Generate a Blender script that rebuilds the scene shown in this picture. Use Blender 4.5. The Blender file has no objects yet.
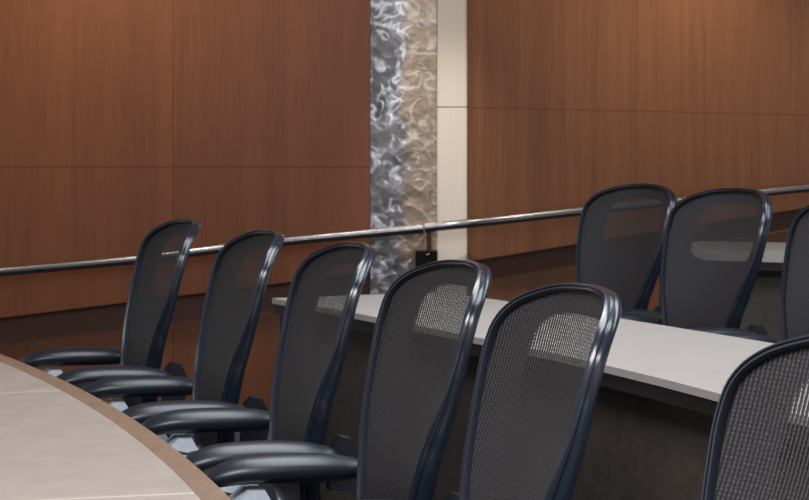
import bpy, bmesh, math, random
from mathutils import Vector, Matrix
random.seed(4)
C = bpy.context.scene.collection
EYE = 1.272
FPX = 2000.0
YH = 145.0
def P(x, y, D):
    """world point seen at photo pixel (x, y) at distance D"""
    return Vector(((x-404.5)/FPX*D, D, EYE-(y-YH)/FPX*D))

# ------------------------------------------------------------------ materials
def new_mat(name):
    m = bpy.data.materials.new(name); m.use_nodes = True
    nt = m.node_tree; b = nt.nodes['Principled BSDF']
    return m, nt, b
def N(nt, t, **kw):
    n = nt.nodes.new(t)
    for k, v in kw.items():
        if k.startswith('i_'):
            n.inputs[k[2:].replace('_', ' ')].default_value = v
        else: setattr(n, k, v)
    return n
def ramp(nt, stops):
    r = nt.nodes.new('ShaderNodeValToRGB'); e = r.color_ramp.elements
    e[0].position, e[0].color = stops[0][0], (*stops[0][1], 1)
    e[1].position, e[1].color = stops[-1][0], (*stops[-1][1], 1)
    for p, c in stops[1:-1]:
        n = e.new(p); n.color = (*c, 1)
    return r
def mixc(nt, a, b, f, mode='MIX'):
    m = nt.nodes.new('ShaderNodeMix'); m.data_type = 'RGBA'; m.blend_type = mode
    for s, v in ((0, f), (6, a), (7, b)):
        if isinstance(v, (float, int)): m.inputs[s].default_value = v
        elif isinstance(v, tuple): m.inputs[s].default_value = (*v, 1)
        else: nt.links.new(v, m.inputs[s])
    return m.outputs[2]

def plain(name, col, rough=0.5, metal=0.0, bump=0.0, scale=60, spec=0.5, var=0.06):
    m, nt, b = new_mat(name)
    tc = N(nt, 'ShaderNodeTexCoord'); n = N(nt, 'ShaderNodeTexNoise'); n.inputs['Scale'].default_value = scale
    n.inputs['Detail'].default_value = 4
    nt.links.new(tc.outputs['Object'], n.inputs['Vector'])
    lo = tuple(c*(1-var) for c in col); hi = tuple(min(1, c*(1+var)) for c in col)
    r = ramp(nt, [(.3, lo), (.7, hi)]); nt.links.new(n.outputs['Fac'], r.inputs['Fac'])
    nt.links.new(r.outputs['Color'], b.inputs['Base Color'])
    b.inputs['Roughness'].default_value = rough; b.inputs['Metallic'].default_value = metal
    b.inputs['Specular IOR Level'].default_value = spec
    if bump:
        bp = N(nt, 'ShaderNodeBump'); bp.inputs['Strength'].default_value = bump; bp.inputs['Distance'].default_value = .002
        nt.links.new(n.outputs['Fac'], bp.inputs['Height']); nt.links.new(bp.outputs['Normal'], b.inputs['Normal'])
    return m

def veneer(name, dark, light, rough=.45, strips=4.0, grain=90.0, spec=.35):
    m, nt, b = new_mat(name)
    tc = N(nt, 'ShaderNodeTexCoord')
    mp = N(nt, 'ShaderNodeMapping'); mp.inputs['Scale'].default_value = (1, 1, .035)
    nt.links.new(tc.outputs['Object'], mp.inputs['Vector'])
    fine = N(nt, 'ShaderNodeTexNoise'); fine.inputs['Scale'].default_value = grain; fine.inputs['Detail'].default_value = 5
    nt.links.new(mp.outputs['Vector'], fine.inputs['Vector'])
    mp2 = N(nt, 'ShaderNodeMapping'); mp2.inputs['Scale'].default_value = (1, 1, .02)
    nt.links.new(tc.outputs['Object'], mp2.inputs['Vector'])
    broad = N(nt, 'ShaderNodeTexNoise'); broad.inputs['Scale'].default_value = strips*3; broad.inputs['Detail'].default_value = 2
    nt.links.new(mp2.outputs['Vector'], broad.inputs['Vector'])
    r = ramp(nt, [(.30, dark), (.70, light)])
    ad = N(nt, 'ShaderNodeMath', operation='MULTIPLY_ADD'); ad.inputs[1].default_value = .55
    h = N(nt, 'ShaderNodeMath', operation='MULTIPLY'); h.inputs[1].default_value = .45
    nt.links.new(broad.outputs['Fac'], h.inputs[0])
    nt.links.new(fine.outputs['Fac'], ad.inputs[0]); nt.links.new(h.outputs[0], ad.inputs[2])
    nt.links.new(ad.outputs[0], r.inputs['Fac'])
    nt.links.new(r.outputs['Color'], b.inputs['Base Color'])
    b.inputs['Roughness'].default_value = rough; b.inputs['Specular IOR Level'].default_value = spec
    bp = N(nt, 'ShaderNodeBump'); bp.inputs['Strength'].default_value = .08; bp.inputs['Distance'].default_value = .001
    nt.links.new(fine.outputs['Fac'], bp.inputs['Height']); nt.links.new(bp.outputs['Normal'], b.inputs['Normal'])
    return m

def swirl_metal(name):
    """stainless sheet ground with overlapping curved swirls"""
    m, nt, b = new_mat(name)
    tc = N(nt, 'ShaderNodeTexCoord')
    warp = N(nt, 'ShaderNodeTexNoise'); warp.inputs['Scale'].default_value = 9; warp.inputs['Detail'].default_value = 3
    nt.links.new(tc.outputs['Object'], warp.inputs['Vector'])
    mx = N(nt, 'ShaderNodeVectorMath', operation='MULTIPLY_ADD')
    mx.inputs[1].default_value = (.16, .16, .16)
    nt.links.new(warp.outputs['Color'], mx.inputs[0]); nt.links.new(tc.outputs['Object'], mx.inputs[2])
    vo = N(nt, 'ShaderNodeTexVoronoi'); vo.feature = 'F1'; vo.inputs['Scale'].default_value = 12
    nt.links.new(mx.outputs[0], vo.inputs['Vector'])
    def noise(scale, detail, dist, vec):
        q = N(nt, 'ShaderNodeTexNoise'); q.inputs['Scale'].default_value = scale; q.inputs['Detail'].default_value = detail; q.inputs['Distortion'].default_value = dist
        nt.links.new(vec, q.inputs['Vector']); return q.outputs['Fac']
    def mth(op, a_, b_=None, c_=None):
        q = N(nt, 'ShaderNodeMath', operation=op)
        for i, v in enumerate((a_, b_, c_)):
            if v is None: continue
            if isinstance(v, (int, float)): q.inputs[i].default_value = v
            else: nt.links.new(v, q.inputs[i])
        return q.outputs[0]
    def sstep(v, lo, hi):
        q = N(nt, 'ShaderNodeMapRange', interpolation_type='SMOOTHSTEP'); nt.links.new(v, q.inputs[0])
        q.inputs['From Min'].default_value = lo; q.inputs['From Max'].default_value = hi; return q.outputs[0]
    obj = tc.outputs['Object']
    # ground arcs: level lines of a smooth noise, broken up by a second noise
    arcs = mth('MULTIPLY', sstep(mth('ABSOLUTE', mth('SUBTRACT', noise(8.5, .6, .8, obj), .5)), .085, .0), sstep(noise(13, 1, 0, mx.outputs[0]), .42, .60))
    off = N(nt, 'ShaderNodeVectorMath', operation='ADD'); off.inputs[1].default_value = (3.1, 1.7, 5.3); nt.links.new(obj, off.inputs[0])
    arcs2 = mth('MULTIPLY', sstep(mth('ABSOLUTE', mth('SUBTRACT', noise(12, .6, 1.0, off.outputs[0]), .5)), .085, .0), sstep(noise(15, 1, 0, off.outputs[0]), .45, .62))
    arc = mth('MAXIMUM', arcs, arcs2)
    fine = noise(6, 2, 1.0, obj)
    bp = N(nt, 'ShaderNodeBump'); bp.inputs['Strength'].default_value = .8; bp.inputs['Distance'].default_value = .006
    nt.links.new(mth('MULTIPLY_ADD', vo.outputs['Distance'], .5, mth('MULTIPLY_ADD', fine, .8, mth('MULTIPLY', arc, .10))), bp.inputs['Height']); nt.links.new(bp.outputs['Normal'], b.inputs['Normal'])
    steel = ramp(nt, [(.3, (.12, .115, .115)), (.7, (.36, .35, .36))])
    tan_refl = ramp(nt, [(.3, (.40, .29, .205)), (.7, (.56, .42, .31))])  # tan reflection of the pale pilaster, painted into the steel's right half
    nt.links.new(fine, steel.inputs['Fac']); nt.links.new(fine, tan_refl.inputs['Fac'])
    st2 = mixc(nt, steel.outputs['Color'], (.84, .88, .95), mth('MULTIPLY', arc, .85))
    refl2 = mixc(nt, tan_refl.outputs['Color'], (.95, .86, .78), mth('MULTIPLY', arc, .45))
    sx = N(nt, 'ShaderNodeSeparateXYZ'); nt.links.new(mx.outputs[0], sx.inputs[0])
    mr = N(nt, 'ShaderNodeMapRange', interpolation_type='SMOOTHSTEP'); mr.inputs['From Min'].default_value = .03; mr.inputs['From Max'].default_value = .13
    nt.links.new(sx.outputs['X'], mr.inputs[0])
    nt.links.new(mixc(nt, st2, refl2, mr.outputs[0]), b.inputs['Base Color'])
    b.inputs['Metallic'].default_value = 1; b.inputs['Roughness'].default_value = .36
    return m

def mesh_fabric(name, yarn, gap_edge=0.0, gap_zone=.18):
    """woven chair back: ribs run up the back; gaps between them are open, more so in the stretched upper zone (UV in metres)"""
    m, nt, b = new_mat(name)
    uv = N(nt, 'ShaderNodeTexCoord'); sp = N(nt, 'ShaderNodeSeparateXYZ'); nt.links.new(uv.outputs['UV'], sp.inputs[0])
    def M(op, a, bb=None, c=None):
        n = N(nt, 'ShaderNodeMath', operation=op)
        for i, v in enumerate((a, bb, c)):
            if v is None: continue
            if isinstance(v, (int, float)): n.inputs[i].default_value = v
            else: nt.links.new(v, n.inputs[i])
        return n.outputs[0]
    wob = N(nt, 'ShaderNodeTexNoise'); wob.inputs['Scale'].default_value = 240; wob.inputs['Detail'].default_value = 2
    nt.links.new(uv.outputs['UV'], wob.inputs['Vector'])
    x = sp.outputs['X']; y = sp.outputs['Y']
    rib = M('SINE', M('MULTIPLY_ADD', x, 2*math.pi/.0068, M('MULTIPLY', wob.outputs['Fac'], 2.2)))
    wft = M('SINE', M('MULTIPLY', y, 2*math.pi/.0055))
    h = M('MULTIPLY_ADD', wft, .14, rib)          # -1.3..1.3
    nt_ = M('MULTIPLY_ADD', h, .4386, .5)         # 0..1
    n2 = N(nt, 'ShaderNodeTexNoise'); n2.inputs['Scale'].default_value = 520; n2.inputs['Detail'].default_value = 1
    nt.links.new(uv.outputs['UV'], n2.inputs['Vector'])
    r = ramp(nt, [(.1, tuple(c*.42 for c in yarn)), (.6, yarn), (.95, tuple(min(1, c*1.55) for c in yarn))])
    nt.links.new(M('MULTIPLY_ADD', n2.outputs['Fac'], .5, M('MULTIPLY', nt_, .7)), r.inputs['Fac'])
    nt.links.new(r.outputs['Color'], b.inputs['Base Color'])
    b.inputs['Roughness'].default_value = .5; b.inputs['Specular IOR Level'].default_value = .3
    b.inputs['Sheen Weight'].default_value = .0
    bp = N(nt, 'ShaderNodeBump'); bp.inputs['Strength'].default_value = .5; bp.inputs['Distance'].default_value = .002
    nt.links.new(h, bp.inputs['Height']); nt.links.new(bp.outputs['Normal'], b.inputs['Normal'])
    # open zone: a rounded rectangle in the upper half of the back
    d = M('ADD', M('POWER', M('ABSOLUTE', M('MULTIPLY', x, 1/.165)), 4.0), M('POWER', M('ABSOLUTE', M('MULTIPLY_ADD', y, 1/.088, -.468/.088)), 4.0))
    zone = (lambda n: (nt.links.new(d, n.inputs[0]), n.outputs[0])[1])(
        N(nt, 'ShaderNodeMapRange', interpolation_type='SMOOTHSTEP', **{'i_From_Min': 1.1, 'i_From_Max': .8}))
    thr = M('MULTIPLY_ADD', zone, gap_zone-gap_edge, gap_edge)
    open_ = M('LESS_THAN', nt_, thr)
    tr = N(nt, 'ShaderNodeBsdfTransparent'); mixs = N(nt, 'ShaderNodeMixShader')
    nt.links.new(open_, mixs.inputs[0]); nt.links.new(b.outputs[0], mixs.inputs[1]); nt.links.new(tr.outputs[0], mixs.inputs[2])
    nt.links.new(mixs.outputs[0], nt.nodes['Material Output'].inputs['Surface'])
    return m

def carpet_mat(name, a, c):
    m, nt, b = new_mat(name)
    tc = N(nt, 'ShaderNodeTexCoord')
    n = N(nt, 'ShaderNodeTexNoise'); n.inputs['Scale'].default_value = 220; n.inputs['Detail'].default_value = 4
    nt.links.new(tc.outputs['Object'], n.inputs['Vector'])
    w = N(nt, 'ShaderNodeTexWave'); w.inputs['Scale'].default_value = 14; w.inputs['Distortion'].default_value = .6
    mp = N(nt, 'ShaderNodeMapping'); mp.inputs['Rotation'].default_value = (0, 0, .35)
    nt.links.new(tc.outputs['Object'], mp.inputs['Vector']); nt.links.new(mp.outputs['Vector'], w.inputs['Vector'])
    f = N(nt, 'ShaderNodeMath', operation='MULTIPLY_ADD'); f.inputs[1].default_value = .35
    h = N(nt, 'ShaderNodeMath', operation='MULTIPLY'); h.inputs[1].default_value = .65
    nt.links.new(n.outputs['Fac'], h.inputs[0]); nt.links.new(w.outputs['Fac'], f.inputs[0]); nt.links.new(h.outputs[0], f.inputs[2])
    r = ramp(nt, [(.3, a), (.75, c)]); nt.links.new(f.outputs[0], r.inputs['Fac'])
    nt.links.new(r.outputs['Color'], b.inputs['Base Color']); b.inputs['Roughness'].default_value = .95
    b.inputs['Specular IOR Level'].default_value = .1
    bp = N(nt, 'ShaderNodeBump'); bp.inputs['Strength'].default_value = .5; bp.inputs['Distance'].default_value = .004
    nt.links.new(n.outputs['Fac'], bp.inputs['Height']); nt.links.new(bp.outputs['Normal'], b.inputs['Normal'])
    return m

M_WALL = veneer('red_brown_veneer', (.106, .036, .0155), (.168, .059, .026), rough=.42)
M_WALLR = veneer('brown_veneer', (.114, .043, .0180), (.182, .074, .033), rough=.42, strips=5)
M_BACKING = plain('dark_brown_backing', (.065, .021, .010), .6)  # dark brown sheet behind the wall panels, visible in the sloping band
M_CREAM = veneer('pale_maple_veneer', (.60, .54, .47), (.66, .60, .53), rough=.5, strips=3, grain=60)
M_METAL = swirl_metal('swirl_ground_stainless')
M_RAIL = plain('satin_steel', (.20, .205, .225), .30, 1.0, scale=120)
M_BLACKBOX = plain('black_bracket_paint', (.005, .0045, .004), .7, spec=.1)
M_STEM = plain('dark_bronze', (.09, .03, .02), .4, .6)
M_TABLE = plain('warm_beige_laminate', (.37, .312, .272), .40, scale=14, var=.07)
M_TABLE2 = plain('pale_grey_beige_laminate', (.435, .396, .362), .42, scale=14, var=.05)
M_RIM = plain('tan_wood_edging', (.25, .165, .11), .34, scale=30, var=.15)
M_INLAY = plain('pale_joint_filler', (.62, .54, .45), .5)
M_APRON = plain('dark_apron', (.013, .010, .009), .6)
M_DARKWOOD = plain('dark_desk_panel', (.092, .075, .060), .6, scale=30, var=.2)
M_BLACK = plain('blue_black_plastic', (.012, .014, .019), .30, scale=300, bump=.05, spec=.6)
M_PAD = plain('blue_black_armrest_skin', (.013, .017, .025), .36, scale=260, bump=.08, spec=.65)
M_FRAME = plain('graphite_frame_plastic', (.015, .020, .031), .22, scale=300, bump=.03, spec=.8)
M_ALU = plain('dull_aluminium', (.30, .30, .32), .4, .9)
M_MESH = mesh_fabric('graphite_woven_mesh', (.029, .0265, .0275))
M_LIP = plain('pale_blue_grey_trim', (.66, .73, .80), .4, scale=80)
M_LIPLINE = plain('dark_teal_piping', (.02, .05, .07), .5)
M_CARPET = carpet_mat('blue_grey_carpet', (.020, .023, .036), (.060, .066, .095))
M_CEIL = plain('ceiling_paint', (.55, .52, .48), .9)

# ------------------------------------------------------------------ mesh helpers
def link(name, bm, mat, parent=None, smooth=True):
    me = bpy.data.meshes.new(name)
    bmesh.ops.recalc_face_normals(bm, faces=bm.faces)
    bm.to_mesh(me); bm.free()
    mats = mat if isinstance(mat, (list, tuple)) else [mat]
    for mm in mats: me.materials.append(mm)
    if smooth:
        me.shade_smooth()
        me.set_sharp_from_angle(angle=math.radians(38))
    o = bpy.data.objects.new(name, me); C.objects.link(o)
    if parent: o.parent = parent
    return o
def bevel(bm, w, seg=2, ang=30):
    es = [e for e in bm.edges if len(e.link_faces) == 2 and e.calc_face_angle(0) > math.radians(ang)]
    if es: bmesh.ops.bevel(bm, geom=es, offset=w, segments=seg, affect='EDGES', profile=.5)
def box(bm, lo, hi):
    vs = [bm.verts.new((x, y, z)) for x in (lo[0], hi[0]) for y in (lo[1], hi[1]) for z in (lo[2], hi[2])]
    for f in ((0,1,3,2),(4,6,7,5),(0,4,5,1),(2,3,7,6),(0,2,6,4),(1,5,7,3)):
        bm.faces.new([vs[i] for i in f])
def prism(bm, poly, vec, mat_index=0):
    """extrude a 3-D polygon by vec"""
    a = [bm.verts.new(p) for p in poly]; vec = Vector(vec)
    b = [bm.verts.new(Vector(p)+vec) for p in poly]
    fs = [bm.faces.new(a), bm.faces.new(list(reversed(b)))]
    n = len(a)
    for i in range(n):
        fs.append(bm.faces.new((a[i], b[i], b[(i+1) % n], a[(i+1) % n])))
    for f in fs: f.material_index = mat_index
def catmull(pts, n, closed=False):
    pts = [Vector(p) for p in pts]; m = len(pts); out = []
    segs = m if closed else m-1
    for i in range(segs):
        p0 = pts[(i-1) % m] if closed or i > 0 else pts[0]*2-pts[1]
        p1 = pts[i]; p2 = pts[(i+1) % m]
        p3 = pts[(i+2) % m] if closed or i+2 < m else pts[-1]*2-pts[-2]
        for k in range(n):
            t = k/n
            out.append(.5*((2*p1)+(p2-p0)*t+(2*p0-5*p1+4*p2-p3)*t*t+(3*p1-p0-3*p2+p3)*t**3))
    if not closed: out.append(pts[-1].copy())
    return out
def tube(bm, pts, rad, seg=12, caps=True, flat=1.0, up=Vector((0, 0, 1))):
    """tube along points; rad a number or a list; flat squeezes along the up direction"""
    pts = [Vector(p) for p in pts]; n = len(pts); rings = []
    for i, p in enumerate(pts):
        t = (pts[min(i+1, n-1)]-pts[max(i-1, 0)]).normalized()
        u = up if abs(t.dot(up)) < .95 else Vector((0, 1, 0))
        s = t.cross(u).normalized(); w = s.cross(t).normalized()
        r = rad[i] if isinstance(rad, (list, tuple)) else rad
        rings.append([bm.verts.new(p+s*r*math.cos(2*math.pi*k/seg)+w*r*flat*math.sin(2*math.pi*k/seg)) for k in range(seg)])
    for a, b in zip(rings, rings[1:]):
        for k in range(seg): bm.faces.new((a[k], a[(k+1) % seg], b[(k+1) % seg], b[k]))
    if caps:
        bm.faces.new(list(reversed(rings[0]))); bm.faces.new(rings[-1])
def lathe(bm, prof, seg=20, at=(0, 0, 0)):
    at = Vector(at); rings = []
    for r, z in prof:
        rings.append([bm.verts.new(at+Vector((max(r, 1e-4)*math.cos(2*math.pi*k/seg), max(r, 1e-4)*math.sin(2*math.pi*k/seg), z))) for k in range(seg)])
    for a, b in zip(rings, rings[1:]):
        for k in range(seg): bm.faces.new((a[k], a[(k+1) % seg], b[(k+1) % seg], b[k]))
    bm.faces.new(list(reversed(rings[0]))); bm.faces.new(rings[-1])
def tag(o, label, cat, group=None):
    o['label'] = label; o['category'] = cat
    if group: o['group'] = group
    return o
def thing(name, label, cat, loc=(0, 0, 0), rz=0, group=None):
    o = bpy.data.objects.new(name, None); C.objects.link(o)
    o.empty_display_size = .1; o.location = loc; o.rotation_euler = (0, 0, rz)
    return tag(o, label, cat, group)
def struct(name, bm, mat, smooth=False):
    o = link(name, bm, mat, None, smooth); o['kind'] = 'structure'; return o

# ------------------------------------------------------------------ rows of the hall
RU = Vector((.94, .34, 0)).normalized()       # from the front row towards the rows behind
RV = Vector((-RU.y, RU.x, 0))                 # along a row, away from the camera
def rc(p, q, z=0): return RU*p+RV*q+Vector((0, 0, z))
def pq(x, y): v = Vector((x, y, 0)); return v.dot(RU), v.dot(RV)
TIER = .085

# floor: stepped tiers, and a ramp along the back wall
P2 = pq(-.025, 5.2)[0]+.08; P3 = P2+1.45; P4 = P3+1.6
QE = pq(-.4, 7.45)[1]
bm = bmesh.new()
for p0, p1, z in ((-2.6, P2, 0), (P2, P3, TIER), (P3, P4, 2*TIER), (P4, P4+1.5, 3*TIER)):
    prism(bm, [rc(p0, -1.2, z), rc(p1, -1.2, z), rc(p1, QE, z), rc(p0, QE, z)], (0, 0, -.5))
def rampz(x): return .005+.125*(x+.67)
rp = [rc(-2.6, QE+.001), rc(6.2, QE+.001), Vector((6.2, 13.2, 0)), Vector((-4.5, 13.2, 0))]
prism(bm, [Vector((p.x, p.y, rampz(p.x))) for p in rp], (0, 0, -.5))
struct('floor', bm, M_CARPET)

# ------------------------------------------------------------------ back wall
WL = 9.2
H = 2.9
def seam(x0, y0, x1, y1): return
# left wall, built of veneer panels with thin joints, a recessed dark band below the handrail
def wz(x, y): return EYE-(y-YH)/FPX*WL
def wx(x): return (x-404.5)/FPX*WL
XL0, XL1 = wx(-260), wx(370)
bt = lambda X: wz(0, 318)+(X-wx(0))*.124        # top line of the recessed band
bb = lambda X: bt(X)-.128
zs = wz(0, 167)
G = .0008
bm = bmesh.new()
vj = wx(173)
xs = [XL0, vj-1.55, vj, XL1]
for a, b in zip(xs, xs[1:]):
    a_, b_ = a+G, b-(G if b < XL1 else 0)
    prism(bm, [(a_, WL, zs+G), (b_, WL, zs+G), (b_, WL, H), (a_, WL, H)], (0, .03, 0))
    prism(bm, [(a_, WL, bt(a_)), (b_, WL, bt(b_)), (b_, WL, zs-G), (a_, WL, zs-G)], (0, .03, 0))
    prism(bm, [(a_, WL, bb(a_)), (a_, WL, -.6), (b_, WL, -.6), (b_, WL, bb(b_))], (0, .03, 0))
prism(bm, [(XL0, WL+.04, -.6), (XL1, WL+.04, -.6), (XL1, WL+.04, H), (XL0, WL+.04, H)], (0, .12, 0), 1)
struct('wall_left', bm, [M_WALL, M_BACKING])

# metal clad column between the two walls
XM1 = wx(437)
bm = bmesh.new()
n = 16; prof = []
for i in range(n+1):
    t = i/n; X = XL1+.002+(XM1-XL1-.004)*t
    prof.append(Vector((X, WL-.002-.014*math.sin(math.pi*t), -.6)))
prof += [Vector((XM1-.002, WL+.3, -.6)), Vector((XL1+.002, WL+.3, -.6))]
prism(bm, prof, (0, 0, H+.6))
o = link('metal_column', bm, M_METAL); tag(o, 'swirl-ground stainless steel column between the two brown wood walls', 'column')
# pale veneer pilaster
XP1 = wx(467)
bm = bmesh.new()
zp = wz(0, 107)
prism(bm, [(XM1, WL+.005, -.6), (XP1, WL+.005, -.6), (XP1, WL+.005, zp-.002), (XM1, WL+.005, zp-.002)], (0, .3, 0))
prism(bm, [(XM1, WL+.005, zp+.002), (XP1, WL+.005, zp+.002), (XP1, WL+.005, H), (XM1, WL+.005, H)], (0, .3, 0))
o = link('wood_pilaster', bm, M_CREAM, None, False); tag(o, 'narrow pale cream wood pilaster right of the swirl metal column', 'pilaster')

# right wall, turning away
RW0 = Vector((XP1+.003, WL, 0)); RW1 = Vector(((809-404.5)/FPX*10.6, 10.6, 0))
rd = (RW1-RW0).normalized(); rn = Vector((-rd.y, rd.x, 0))   # rn points away from the camera
def rw(t, z): p = RW0+rd*t; return Vector((p.x, p.y, z))
def rw_at(x, y):
    """t and z on the right wall under photo pixel (x, y)"""
    k = (x-404.5)/FPX
    t = (k*RW0.y-RW0.x)/(rd.x-k*rd.y)
    D = RW0.y+rd.y*t
    return t, EYE-(y-YH)/FPX*D
LR = 6.3
t1, z1 = rw_at(470, 261); t2, z2 = rw_at(577, 244)
bsl = (z2-z1)/(t2-t1)
rbt = lambda t: z1+bsl*(t-t1)
rbb = lambda t: rbt(t)-.105
ts0, zs0 = rw_at(467, 107.5); ts1, zs1 = rw_at(809, 115)
zr = (zs0+zs1)/2; 
rs = lambda t: zs0+(zs1-zs0)*(t-ts0)/(ts1-ts0)
tj = rw_at(637, 60)[0]
bm = bmesh.new()
ts = [0, tj, tj+1.9, LR]
for a, b in zip(ts, ts[1:]):
    a_, b_ = a+(G if a > 0 else 0), b-G
    prism(bm, [rw(a_, rs(a_)+G), rw(b_, rs(b_)+G), rw(b_, H), rw(a_, H)], rn*.03)
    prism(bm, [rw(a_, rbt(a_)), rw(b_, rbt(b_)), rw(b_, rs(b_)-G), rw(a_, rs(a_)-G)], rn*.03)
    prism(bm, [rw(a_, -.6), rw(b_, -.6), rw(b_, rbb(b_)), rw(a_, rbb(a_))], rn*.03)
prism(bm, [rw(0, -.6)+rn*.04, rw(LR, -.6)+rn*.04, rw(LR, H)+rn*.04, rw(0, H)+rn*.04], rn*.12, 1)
struct('wall_right', bm, [M_WALLR, M_BACKING])

bm = bmesh.new(); box(bm, (-3.4, -.6, H), (5.6, 13.6, H+.15)); struct('ceiling', bm, M_CEIL)

# ------------------------------------------------------------------ handrail
rail = thing('handrail', 'long sloping steel handrail running along the brown wood back wall', 'handrail', (0, 0, 0))
ho = .10
def on_left(x, y): return P(x, y, WL-ho)
def on_right(x, y):
    k = (x-404.5)/FPX; q0 = RW0-rn*ho
    t = (k*q0.y-q0.x)/(rd.x-k*rd.y); D = q0.y+rd.y*t
    return P(x, y, D)
pl = [on_left(-250, 294), on_left(0, 272), on_left(130, 260.5), on_left(200, 251.5), on_left(290, 241), on_left(423, 228.5)]
bm = bmesh.new(); tube(bm, catmull(pl, 6), .0205, 16); link('rail', bm, M_RAIL, rail)
pr = [on_left(425, 228), on_left(462, 224.3), on_right(500, 220.3), on_right(580, 211.5), on_right(690, 200), on_right(809, 188), on_right(1000, 169)]
bm = bmesh.new(); tube(bm, catmull(pr, 6), .0205, 16); link('rail', bm, M_RAIL, rail)
# bracket on the column: a stem down to a black box
bk = P(429, 251, WL-ho)
top = P(429, 229, WL-ho)
bm = bmesh.new(); tube(bm, [top, bk+Vector((0, 0, -.02))], .011, 12)
link('bracket_stem', bm, M_STEM, rail)
bm = bmesh.new()
b0 = P(415.5, 275, WL-ho); b1 = P(437.5, 251, WL-ho)
box(bm, (b0.x, WL-ho-.045, b0.z), (b1.x, WL-.012, b1.z)); bevel(bm, .004)
bx = link('bracket_box', bm, M_BLACKBOX, rail); bx['label'] = 'black square box holding the rail stem'
bm = bmesh.new(); c_ = P(428, 254.5, WL-ho-.05)
tube(bm, [c_+Vector((-.008, 0, -.003)), c_+Vector((.008, 0, .004))], .003, 8); link('latch', bm, M_ALU, bx)
# wall brackets
def bracket(pt, nrm):
    bm = bmesh.new(); q = pt+Vector((0, 0, -.017))
    tube(bm, catmull([q, q+Vector((0, 0, -.04)), q+nrm*.05+Vector((0, 0, -.065)), q+nrm*(ho-.001)+Vector((0, 0, -.065))], 5), .007, 10)
    link('bracket_arm', bm, M_RAIL, rail)
bracket(P(-140, 284.5, WL-ho), Vector((0, 1, 0)))
bracket(on_right(900, 179), rn)

# ------------------------------------------------------------------ desks
def arc_pts(pts, n=20): return catmull(pts, n)
def strip_top(name, outer, inner, z, th, mat, parent, bv=.006):
    bm = bmesh.new()
    poly = [Vector((p.x, p.y, z)) for p in outer]+[Vector((p.x, p.y, z)) for p in reversed(inner)]
    prism(bm, poly, (0, 0, -th)); bevel(bm, bv, 2, 50)
    return link(name, bm, mat, parent)
def offset(pts, d):
    out = []
    for i, p in enumerate(pts):
        t = (pts[min(i+1, len(pts)-1)]-pts[max(i-1, 0)]).normalized()
        out.append(p+Vector((t.y, -t.x, 0))*d)
    return out
# front curved table: circle through three measured edge points
A_, B_, C_ = Vector((-1.05, 5.19, 0)), Vector((-.592, 4.11, 0)), Vector((-.268, 3.07, 0))
def circle3(a, b, c):
    d = 2*(a.x*(b.y-c.y)+b.x*(c.y-a.y)+c.x*(a.y-b.y))
    ux = ((a.length_squared)*(b.y-c.y)+(b.length_squared)*(c.y-a.y)+(c.length_squared)*(a.y-b.y))/d
    uy = ((a.length_squared)*(c.x-b.x)+(b.length_squared)*(a.x-c.x)+(c.length_squared)*(b.x-a.x))/d
    o = Vector((ux, uy, 0)); return o, (a-o).length
cc, CR = circle3(A_, B_, C_)
a0 = math.atan2(C_.y-cc.y, C_.x-cc.x)-.75/CR; a1 = math.atan2(A_.y-cc.y, A_.x-cc.x)+1.1/CR
def ring(r, a, b, n=40): return [cc+Vector((math.cos(a+(b-a)*i/n), math.sin(a+(b-a)*i/n), 0))*r for i in range(n+1)]
ZT1 = .73
t1o = thing('curved_desk', 'curved front desk with a beige laminate top and tan wooden edging', 'desk', (0, 0, 0))
seam_angles = []
for px, py in ((35, 391.5), (95, 497.5)):
    D = (EYE-ZT1)*FPX/(py-YH); X = (px-404.5)/FPX*D
    seam_angles.append(math.atan2(Y := D-cc.y, X-cc.x))
cuts = sorted([a0, a1]+seam_angles)
for a, b in zip(cuts, cuts[1:]):
    g = .004/CR
    strip_top('desktop', ring(CR-.045, a+g, b-g, 14), ring(CR-1.0, a+g, b-g, 14), ZT1, .035, M_TABLE, t1o, .0012)
for sa in seam_angles:
    bm = bmesh.new()
    prism(bm, [Vector((p.x, p.y, ZT1)) for p in (cc+Vector((math.cos(sa+q/CR), math.sin(sa+q/CR), 0))*rr_ for rr_, q in ((CR-.046, -.0038), (CR-.046, .0038), (CR-.99, .0038*CR/(CR-1)), (CR-.99, -.0038*CR/(CR-1))))], (0, 0, -.02))
    e_ = link('joint_strip', bm, M_INLAY, t1o, False); e_['label'] = 'pale joint line across the top'
bm = bmesh.new()
prism(bm, [Vector((p.x, p.y, ZT1)) for p in ring(CR, a0, a1)]+[Vector((p.x, p.y, ZT1)) for p in reversed(ring(CR-.0445, a0, a1))], (0, 0, -.04))
bevel(bm, .008, 3, 50)
e_ = link('edging', bm, M_RIM, t1o); e_['label'] = 'tan wooden edging along the outer curve'
bm = bmesh.new()
prism(bm, [Vector((p.x, p.y, .01)) for p in ring(CR-.62, a0+.02, a1-.02)]+[Vector((p.x, p.y, .01)) for p in reversed(ring(CR-.65, a0+.02, a1-.02))], (0, 0, ZT1-.045))
link('modesty_panel', bm, M_DARKWOOD, t1o)

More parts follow.
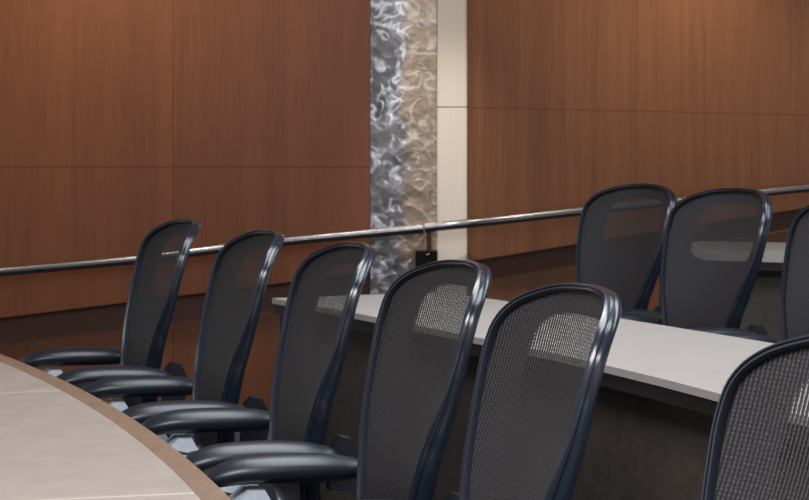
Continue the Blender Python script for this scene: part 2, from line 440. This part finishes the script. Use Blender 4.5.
# second and third desks
def desk(name, label, near, far, ztop, zfloor, th, mat, ends=True):
    """near and far: lists of XY points of the two long edges, from the far end towards the camera"""
    t = thing(name, label, 'desk', (0, 0, 0))
    bm = bmesh.new()
    poly = [Vector((p.x, p.y, ztop)) for p in near]+[Vector((p.x, p.y, ztop)) for p in reversed(far)]
    prism(bm, poly, (0, 0, -th)); bevel(bm, .006, 2, 50)
    link('desktop', bm, mat, t)
    bm = bmesh.new()
    lip = [a+(b-a).normalized()*.004 for a, b in zip(near, far)]
    lip2 = [a+(b-a).normalized()*.034 for a, b in zip(near, far)]
    prism(bm, [Vector((p.x, p.y, ztop-th-.0005)) for p in lip]+[Vector((p.x, p.y, ztop-th-.0005)) for p in reversed(lip2)], (0, 0, -.03))
    link('apron', bm, M_APRON, t)
    bm = bmesh.new()
    m1 = [a+(b-a).normalized()*.10 for a, b in zip(near, far)]
    m2 = [a+(b-a).normalized()*.125 for a, b in zip(near, far)]
    prism(bm, [Vector((p.x, p.y, zfloor+.002)) for p in m1]+[Vector((p.x, p.y, zfloor+.002)) for p in reversed(m2)], (0, 0, ztop-th-.002-zfloor-.001))
    link('modesty_panel', bm, M_DARKWOOD, t)
    for i in ((0, -1) if ends else (0,)):
        a, b = near[i], far[i]; d = (b-a).normalized(); k = near[1]-near[0] if i == 0 else near[-2]-near[-1]; k = k.normalized()
        bm = bmesh.new()
        q = [a+d*.02+k*.012, b-d*.03+k*.012, b-d*.03+k*.042, a+d*.02+k*.042]
        z0 = zfloor+.002
        prism(bm, [Vector((v.x, v.y, z0)) for v in q], (0, 0, ztop-th-.002-z0)); bevel(bm, .003)
        link('end_panel', bm, M_APRON, t)
    return t
near2 = arc_pts([Vector((x, y, 0)) for x, y in ((-.395, 5.97), (-.025, 5.20), (.44, 4.09), (.80, 2.95))], 12)
far2 = [p+((Vector((-near2[min(i+1, len(near2)-1)].y+near2[max(i-1, 0)].y, near2[min(i+1, len(near2)-1)].x-near2[max(i-1, 0)].x, 0)))).normalized()*-.0 for i, p in enumerate(near2)]
far2 = []
for i, p in enumerate(near2):
    t = (near2[min(i+1, len(near2)-1)]-near2[max(i-1, 0)]).normalized()
    far2.append(p+Vector((-t.y, t.x, 0))*.57)
desk('second_row_desk', 'long pale grey-beige desk behind the front row of mesh chairs', near2, far2, .73+TIER, TIER, .016, M_TABLE2)
near3 = arc_pts([Vector((x, y, 0)) for x, y in ((.90, 7.2), (1.33, 7.0), (1.85, 6.45), (2.3, 5.6))], 12)
far3 = []
for i, p in enumerate(near3):
    t = (near3[min(i+1, len(near3)-1)]-near3[max(i-1, 0)]).normalized()
    far3.append(p+Vector((-t.y, t.x, 0))*.6)
desk('third_row_desk', 'short stretch of pale desk behind the second row of mesh chairs', near3, far3, .73+2*TIER, 2*TIER, .04, M_TABLE2)

# ------------------------------------------------------------------ task chair
# back: height z, half width w, set-back y (front of chair is -y)
BACK = [(.470, 0, .176), (.52, 0, .162), (.60, 0, .160), (.68, 0, .176), (.76, 0, .206), (.84, 0, .240),
        (.91, 0, .264), (.97, 0, .280), (1.01, 0, .291), (1.035, 0, .298)]
ZB, ZTOP = .455, 1.052
def lerp_tab(z, k):
    T = BACK
    if z <= T[0][0]:
        a, b = T[0], T[1]
    elif z >= T[-1][0]:
        a, b = T[-2], T[-1]
    else:
        for a, b in zip(T, T[1:]):
            if a[0] <= z <= b[0]: break
    f = (z-a[0])/(b[0]-a[0])
    return a[k]+(b[k]-a[k])*f
def ysm(z):
    s = 0; n = 0
    for d in (-.04, -.02, 0, .02, .04): s += lerp_tab(z+d, 2); n += 1
    return s/n
half = [(0, ZB), (.09, ZB+.002), (.124, ZB+.014), (.142, ZB+.05), (.145, .53), (.153, .60), (.176, .68), (.210, .76), (.237, .84),
        (.250, .905), (.2525, .945), (.247, .980), (.226, 1.008), (.185, 1.029), (.11, 1.046), (0, ZTOP)]
outl = catmull([Vector((x, 0, z)) for x, z in half], 5)
right = outl[:-1]; loop = right+[outl[-1]]+[Vector((-p.x, 0, p.z)) for p in reversed(outl[1:-1])]
WRAP = .062          # the sides of the back stand forward of its middle
def surf(x, z, extra=0):
    w = .25
    return Vector((x, ysm(z)+extra-WRAP*(x/w)**2, z))
loop3 = [surf(p.x, p.z) for p in loop]
SEC = [(-.0025, -.0065), (-.0005, -.010), (.001, -.010), (.002, -.0065), (.0035, -.007), (.005, -.010), (.007, -.0098), (.009, -.006), (.0098, -.0015), (.0094, .0005), (.0074, .0015), (.0074, .0030), (.0096, .0040), (.0098, .008), (.0085, .0125),
       (.005, .016), (.001, .0155), (-.002, .012), (-.003, .005)]      # (outward, backward)
def frame_bm():
    bm = bmesh.new(); n = len(loop3); rings = []
    ctr = Vector((0, 0, .77))
    for i, p in enumerate(loop3):
        t = (loop3[(i+1) % n]-loop3[i-1]).normalized()
        dz = ysm(p.z+.02)-ysm(p.z-.02)
        nb = Vector((2*WRAP*p.x/.0625*1.0, 1, -dz/.04)).normalized()     # backward normal of the sheet
        o = t.cross(nb).normalized()
        if o.dot(Vector((p.x, 0, p.z-.77))) < 0: o = -o
        nb = (nb-t*nb.dot(t)).normalized()
        # the frame grows deeper towards the shoulders
        k = 1+1.0*max(0, min(1, (.93-p.z)/.25))
        rings.append([bm.verts.new(p+o*(a-.0025)+nb*(b if b < 0 else b*k)) for a, b in SEC])
    m = len(SEC)
    for i in range(n):
        a, b = rings[i], rings[(i+1) % n]
        for k in range(m): bm.faces.new((a[k], a[(k+1) % m], b[(k+1) % m], b[k]))
    return bm
def width_at(z):
    best = 0
    for a, b in zip(outl, outl[1:]):
        if min(a.z, b.z)-1e-6 <= z <= max(a.z, b.z)+1e-6 and abs(b.z-a.z) > 1e-6:
            f = (z-a.z)/(b.z-a.z); best = max(best, a.x+(b.x-a.x)*f)
    return best
def mesh_bm():
    bm = bmesh.new(); uvl = bm.loops.layers.uv.new('UVMap'); rows = []
    nz, nx = 44, 20
    for i in range(nz+1):
        z = ZB+.006+(ZTOP-ZB-.012)*i/nz
        w = max(width_at(z)-.004, .01)
        rows.append([bm.verts.new(surf(w*(2*j/nx-1), z, .004)) for j in range(nx+1)])
    for a, b in zip(rows, rows[1:]):
        for j in range(nx):
            f = bm.faces.new((a[j], a[j+1], b[j+1], b[j]))
            for l in f.loops: l[uvl].uv = (l.vert.co.x, l.vert.co.z-ZB)
    return bm
ARMX, ARMZ = .275, .640
def pad_bm(sx):
    """soft arm pad: rounded, thick, its front end drooping"""
    bm = bmesh.new()
    pts, rad = [], []
    L0, L1 = .185, -.150          # rear and front ends in y
    n = 22
    for i in range(n+1):
        t = i/n; y = L0+(L1-L0)*t
        r = .047*min(1, math.sqrt(max(0, 1-(abs(t-.5)*2)**4.5)))+.0005
        r *= .92+.10*math.sin(math.pi*min(1, t*1.1))
        z = ARMZ-.002+.010*math.sin(t*math.pi*.9)-.020*max(0, t-.72)/.28*(max(0, t-.72)/.28)
        pts.append(Vector((sx*(ARMX-.010*math.sin(t*math.pi)), y, z))); rad.append(r)
    tube(bm, pts, rad, 20, flat=.57)
    return bm
def arm_post_bm(sx):
    bm = bmesh.new()
    x = sx*ARMX
    tube(bm, catmull([(x, -.035, .585), (x, -.025, .54), (sx*(ARMX-.005), .05, .45), (sx*.24, .15, .40), (sx*.12, .13, .355), (sx*.05, .06, .35)], 6),
         .020, 12, flat=1.4, up=Vector((1, 0, 0)))
    return bm
def lug_bm(sx):
    """pivot lug between the arm and the back frame"""
    bm = bmesh.new()
    x = sx*(ARMX-.045)
    pr = [(.170, .565), (.170, .625), (.180, .660), (.195, .674), (.215, .670), (.230, .645), (.234, .60), (.225, .56)]
    prism(bm, [Vector((x-.018, y, z)) for y, z in pr], (.036, 0, 0)); bevel(bm, .006, 3, 40)
    return bm
SZ = .47
def seat_bm():
    bm = bmesh.new(); g = []
    nx, ny = 14, 16
    def top(u, v):
        y = .13-.44*v; w = .215*(1-.10*(1-v)**2)
        z = SZ+.018*u*u+.055*max(0, (v-.45)/.55)**1.4-.045*max(0, (v-.90)/.10)**2
        return Vector((w*u, y, z))
    for v in range(ny+1):
        g.append([bm.verts.new(top(2*j/nx-1, v/ny)) for j in range(nx+1)])
    for a, b in zip(g, g[1:]):
        for j in range(nx): bm.faces.new((a[j], a[j+1], b[j+1], b[j]))
    r = bmesh.ops.extrude_face_region(bm, geom=bm.faces[:])
    bmesh.ops.translate(bm, verts=[e for e in r['geom'] if isinstance(e, bmesh.types.BMVert)], vec=(0, 0, -.05))
    bevel(bm, .012, 3, 50)
    return bm
def cap_bm(sx):
    """pale cap under the front half of the arm pad"""
    bm = bmesh.new(); x = sx*ARMX
    pr = [(-.105, .572), (-.085, .556), (-.045, .546), (-.025, .552), (-.012, .580), (-.03, .612), (-.06, .612)]
    prism(bm, [Vector((x-.040, y, z)) for y, z in pr], (.080, 0, 0)); bevel(bm, .012, 3, 25)
    return bm
def groove_bm(sx, dz):
    bm = bmesh.new(); x = sx*ARMX; h = .0412
    pts = [(x-h, -.024, .566+dz), (x-h, -.04, .562+dz), (x-h, -.090, .573+dz), (x, -.108, .580+dz), (x+h, -.090, .573+dz), (x+h, -.04, .562+dz), (x+h, -.024, .566+dz)]
    tube(bm, pts, .0028, 8)
    return bm
def make_chair(label, group):
    t = thing('task_chair', label, 'chair', (0, 0, 0), 0, group)
    link('back_frame', frame_bm(), M_FRAME, t)
    link('back_mesh', mesh_bm(), M_MESH, t)
    st = link('seat', seat_bm(), M_BLACK, t)
    for sx in (-1, 1):
        ap = link('armrest', arm_post_bm(sx), M_BLACK, t)
        link('arm_pad', pad_bm(sx), M_PAD, ap)
        link('pivot_lug', lug_bm(sx), M_BLACK, ap)
        cp = link('arm_cap', cap_bm(sx), M_LIP, ap); cp['label'] = 'pale blue-grey cap under the arm pad'
        for dz in (0, .016): link('arm_piping', groove_bm(sx, dz), M_LIPLINE, ap)
    # back spine behind the mesh
    bm = bmesh.new()
    tube(bm, catmull([(0, .19, .49), (0, .215, .43), (0, .17, .37), (0, .06, .355)], 6), .026, 12, flat=.8, up=Vector((1, 0, 0)))
    link('back_bracket', bm, M_BLACK, t)
    bm = bmesh.new(); box(bm, (-.085, -.10, .325), (.085, .12, .385)); bevel(bm, .018, 3)
    for s in (-1, 1):
        tube(bm, [(s*.06, 0, .37), (s*.13, -.02, SZ-.02)], .018, 10)
    link('tilt_mechanism', bm, M_BLACK, t)
    bm = bmesh.new(); lathe(bm, [(.028, .10), (.028, .23), (.020, .235), (.020, .33)], 16); link('gas_column', bm, M_BLACK, t)
    base = bmesh.new(); lathe(base, [(.045, .07), (.05, .085), (.05, .11), (.035, .125)], 20)
    base = link('base', base, M_BLACK, t)
    for k in range(5):
        a = k*2*math.pi/5+.3; d = Vector((math.cos(a), math.sin(a), 0)); s = Vector((-d.y, d.x, 0))
        bm = bmesh.new()
        tube(bm, [d*.035+Vector((0, 0, .098)), d*.16+Vector((0, 0, .088)), d*.30+Vector((0, 0, .072))], [.026, .021, .015], 10, flat=.7)
        link('leg', bm, M_BLACK, base)
        bm = bmesh.new(); c = d*.295+Vector((0, 0, .028))
        for q in (-1, 1):
            o = c+s*q*.014
            tube(bm, [o-s*.009, o-s*.006, o+s*.006, o+s*.009], [.024, .0278, .0278, .024], 16)
        tube(bm, [c, c+Vector((0, 0, .045))], .008, 8)
        link('caster', bm, M_BLACK, base)
    return t
def copy_tree(o, parent=None):
    c = o.copy(); C.objects.link(c)
    if parent: c.parent = parent
    for ch in o.children: copy_tree(ch, c)
    return c
GF, GS = 'mesh chairs along the curved front desk', 'mesh chairs at the second desk'
# (pixel x of the top of the back, pixel y of the top, facing angle below the picture plane, floor height, label, group)
spots = [
 (191, 348, 19.4, 0, 'black mesh task chair at the far left end of the front row', GF),
 (273, 400, 17.4, 0, 'black mesh task chair second from the far left, just left of the pale desk end', GF),
 (362, 459, 16, 0, 'black mesh task chair across the far end of the pale desk, below the metal column', GF),
 (470, 543, 16.5, 0, 'black mesh task chair in front of the pilaster foot and the black bracket box', GF),
 (594, 658, 13.5, 0, 'large black mesh task chair in the middle of the bottom edge', GF),
 (897, 895, 16, 0, 'nearest black mesh task chair, cut off by the lower right corner', GF),
 (648, 303, 27, TIER, 'black mesh task chair at the second desk, leftmost of the three there', GS),
 (741, 336, 24, TIER, 'black mesh task chair at the second desk, middle of the three there', GS),
 (871, 380, 18.5, TIER, 'black mesh task chair at the second desk, cut off by the right edge', GS),
]
proto = None
yt = ysm(ZTOP)
for x, sc, e, zf, label, grp in spots:
    D = FPX/sc
    X = (x-404.5)/FPX*D
    er = math.radians(e)
    F = Vector((-math.cos(er), -math.sin(er), 0))
    loc = Vector((X, D, zf+.001))+F*yt
    rz = math.atan2(F.x, -F.y)
    if proto is None:
        ch = proto = make_chair(label, grp)
    else:
        ch = copy_tree(proto)
    ch['label'] = label; ch['group'] = grp
    ch.location = loc; ch.rotation_euler = (0, 0, rz)
    print('CHAIR', x, round(X, 2), round(D, 2))

# ------------------------------------------------------------------ light
def area(name, loc, size, power, col, rot=(0, 0, 0), sizey=None):
    l = bpy.data.lights.new(name, 'AREA'); l.energy = power; l.color = col
    l.size = size
    if sizey: l.shape = 'RECTANGLE'; l.size_y = sizey
    o = bpy.data.objects.new(name, l); C.objects.link(o); o.location = loc; o.rotation_euler = rot
    return o
def spot(name, loc, target, power, col, ang, blend=.6, r=.05):
    l = bpy.data.lights.new(name, 'SPOT'); l.energy = power; l.color = col
    l.spot_size = math.radians(ang); l.spot_blend = blend; l.shadow_soft_size = r
    o = bpy.data.objects.new(name, l); C.objects.link(o); o.location = loc
    d = Vector(target)-Vector(loc); o.rotation_euler = d.to_track_quat('-Z', 'Y').to_euler()
    return o
COOL = (.80, .90, 1.0); WARM = (1.0, .78, .55)
area('ceiling_lamp_row', (.1, 4.5, H-.03), 1.0, 62, (.88, .93, 1.0), (0, 0, .35), 3.0)
area('front_fill', (-.9, .9, H-.03), 1.9, 175, (.97, .96, 1.0), (0, 0, .35), 1.9)  # added fill lamp on the camera side, brightens the nearest chair fronts
area('ceiling_lamp_rear', (1.9, 5.2, H-.03), .8, 34, COOL, (0, 0, .35), 3.0)
# wall washers close to the wall
WARM = (1.0, .84, .66)
for px, pw in ((-200, 74), (80, 126), (290, 68)):
    spot('wall_downlight', (wx(px), WL-.75, H-.03), (wx(px), WL-.02, .7), pw, WARM, 105, 1)
for px, pw in ((540, 68), (700, 146), (900, 108)):
    p7 = rw(rw_at(px, 50)[0], 0)
    spot('wall_downlight', p7-rn*.75+Vector((0, 0, H-.03)), p7-rn*.02+Vector((0, 0, .7)), pw, WARM, 105, 1)
spot('pilaster_downlight', (wx(452), WL-1.1, H-.03), (wx(452), WL, .85), 135, (1, .93, .85), 36, 1)

# the rest of the hall as soft uneven ambient light: dark timber, pale ceiling, a few lit patches
w = bpy.data.worlds.new('World'); bpy.context.scene.world = w; w.use_nodes = True
nt = w.node_tree; bg = nt.nodes['Background']
tc = N(nt, 'ShaderNodeTexCoord'); nz = N(nt, 'ShaderNodeTexNoise'); nz.inputs['Scale'].default_value = 2.6; nz.inputs['Detail'].default_value = 2
nt.links.new(tc.outputs['Generated'], nz.inputs['Vector'])
rr = ramp(nt, [(.38, (.16, .13, .115)), (.52, (.62, .60, .58)), (.66, (2.0, 2.05, 2.15))])
nt.links.new(nz.outputs['Fac'], rr.inputs['Fac']); nt.links.new(rr.outputs['Color'], bg.inputs[0])
bg.inputs[1].default_value = .60

# ------------------------------------------------------------------ camera
cam = bpy.data.cameras.new('Camera'); co = bpy.data.objects.new('Camera', cam); C.objects.link(co)
co.location = (0, 0, EYE); co.rotation_euler = (math.pi/2, 0, 0)
cam.sensor_width = 36; cam.lens = FPX/809*36
cam.shift_y = -(250-YH)/809
cam.clip_start = .05
cam.dof.use_dof = True; cam.dof.focus_distance = 3.2; cam.dof.aperture_fstop = 20
s = bpy.context.scene; s.camera = co
s.view_settings.view_transform = 'Standard'; s.view_settings.look = 'None'
s.view_settings.exposure = 0; s.view_settings.gamma = 1; s.view_settings.use_curve_mapping = False
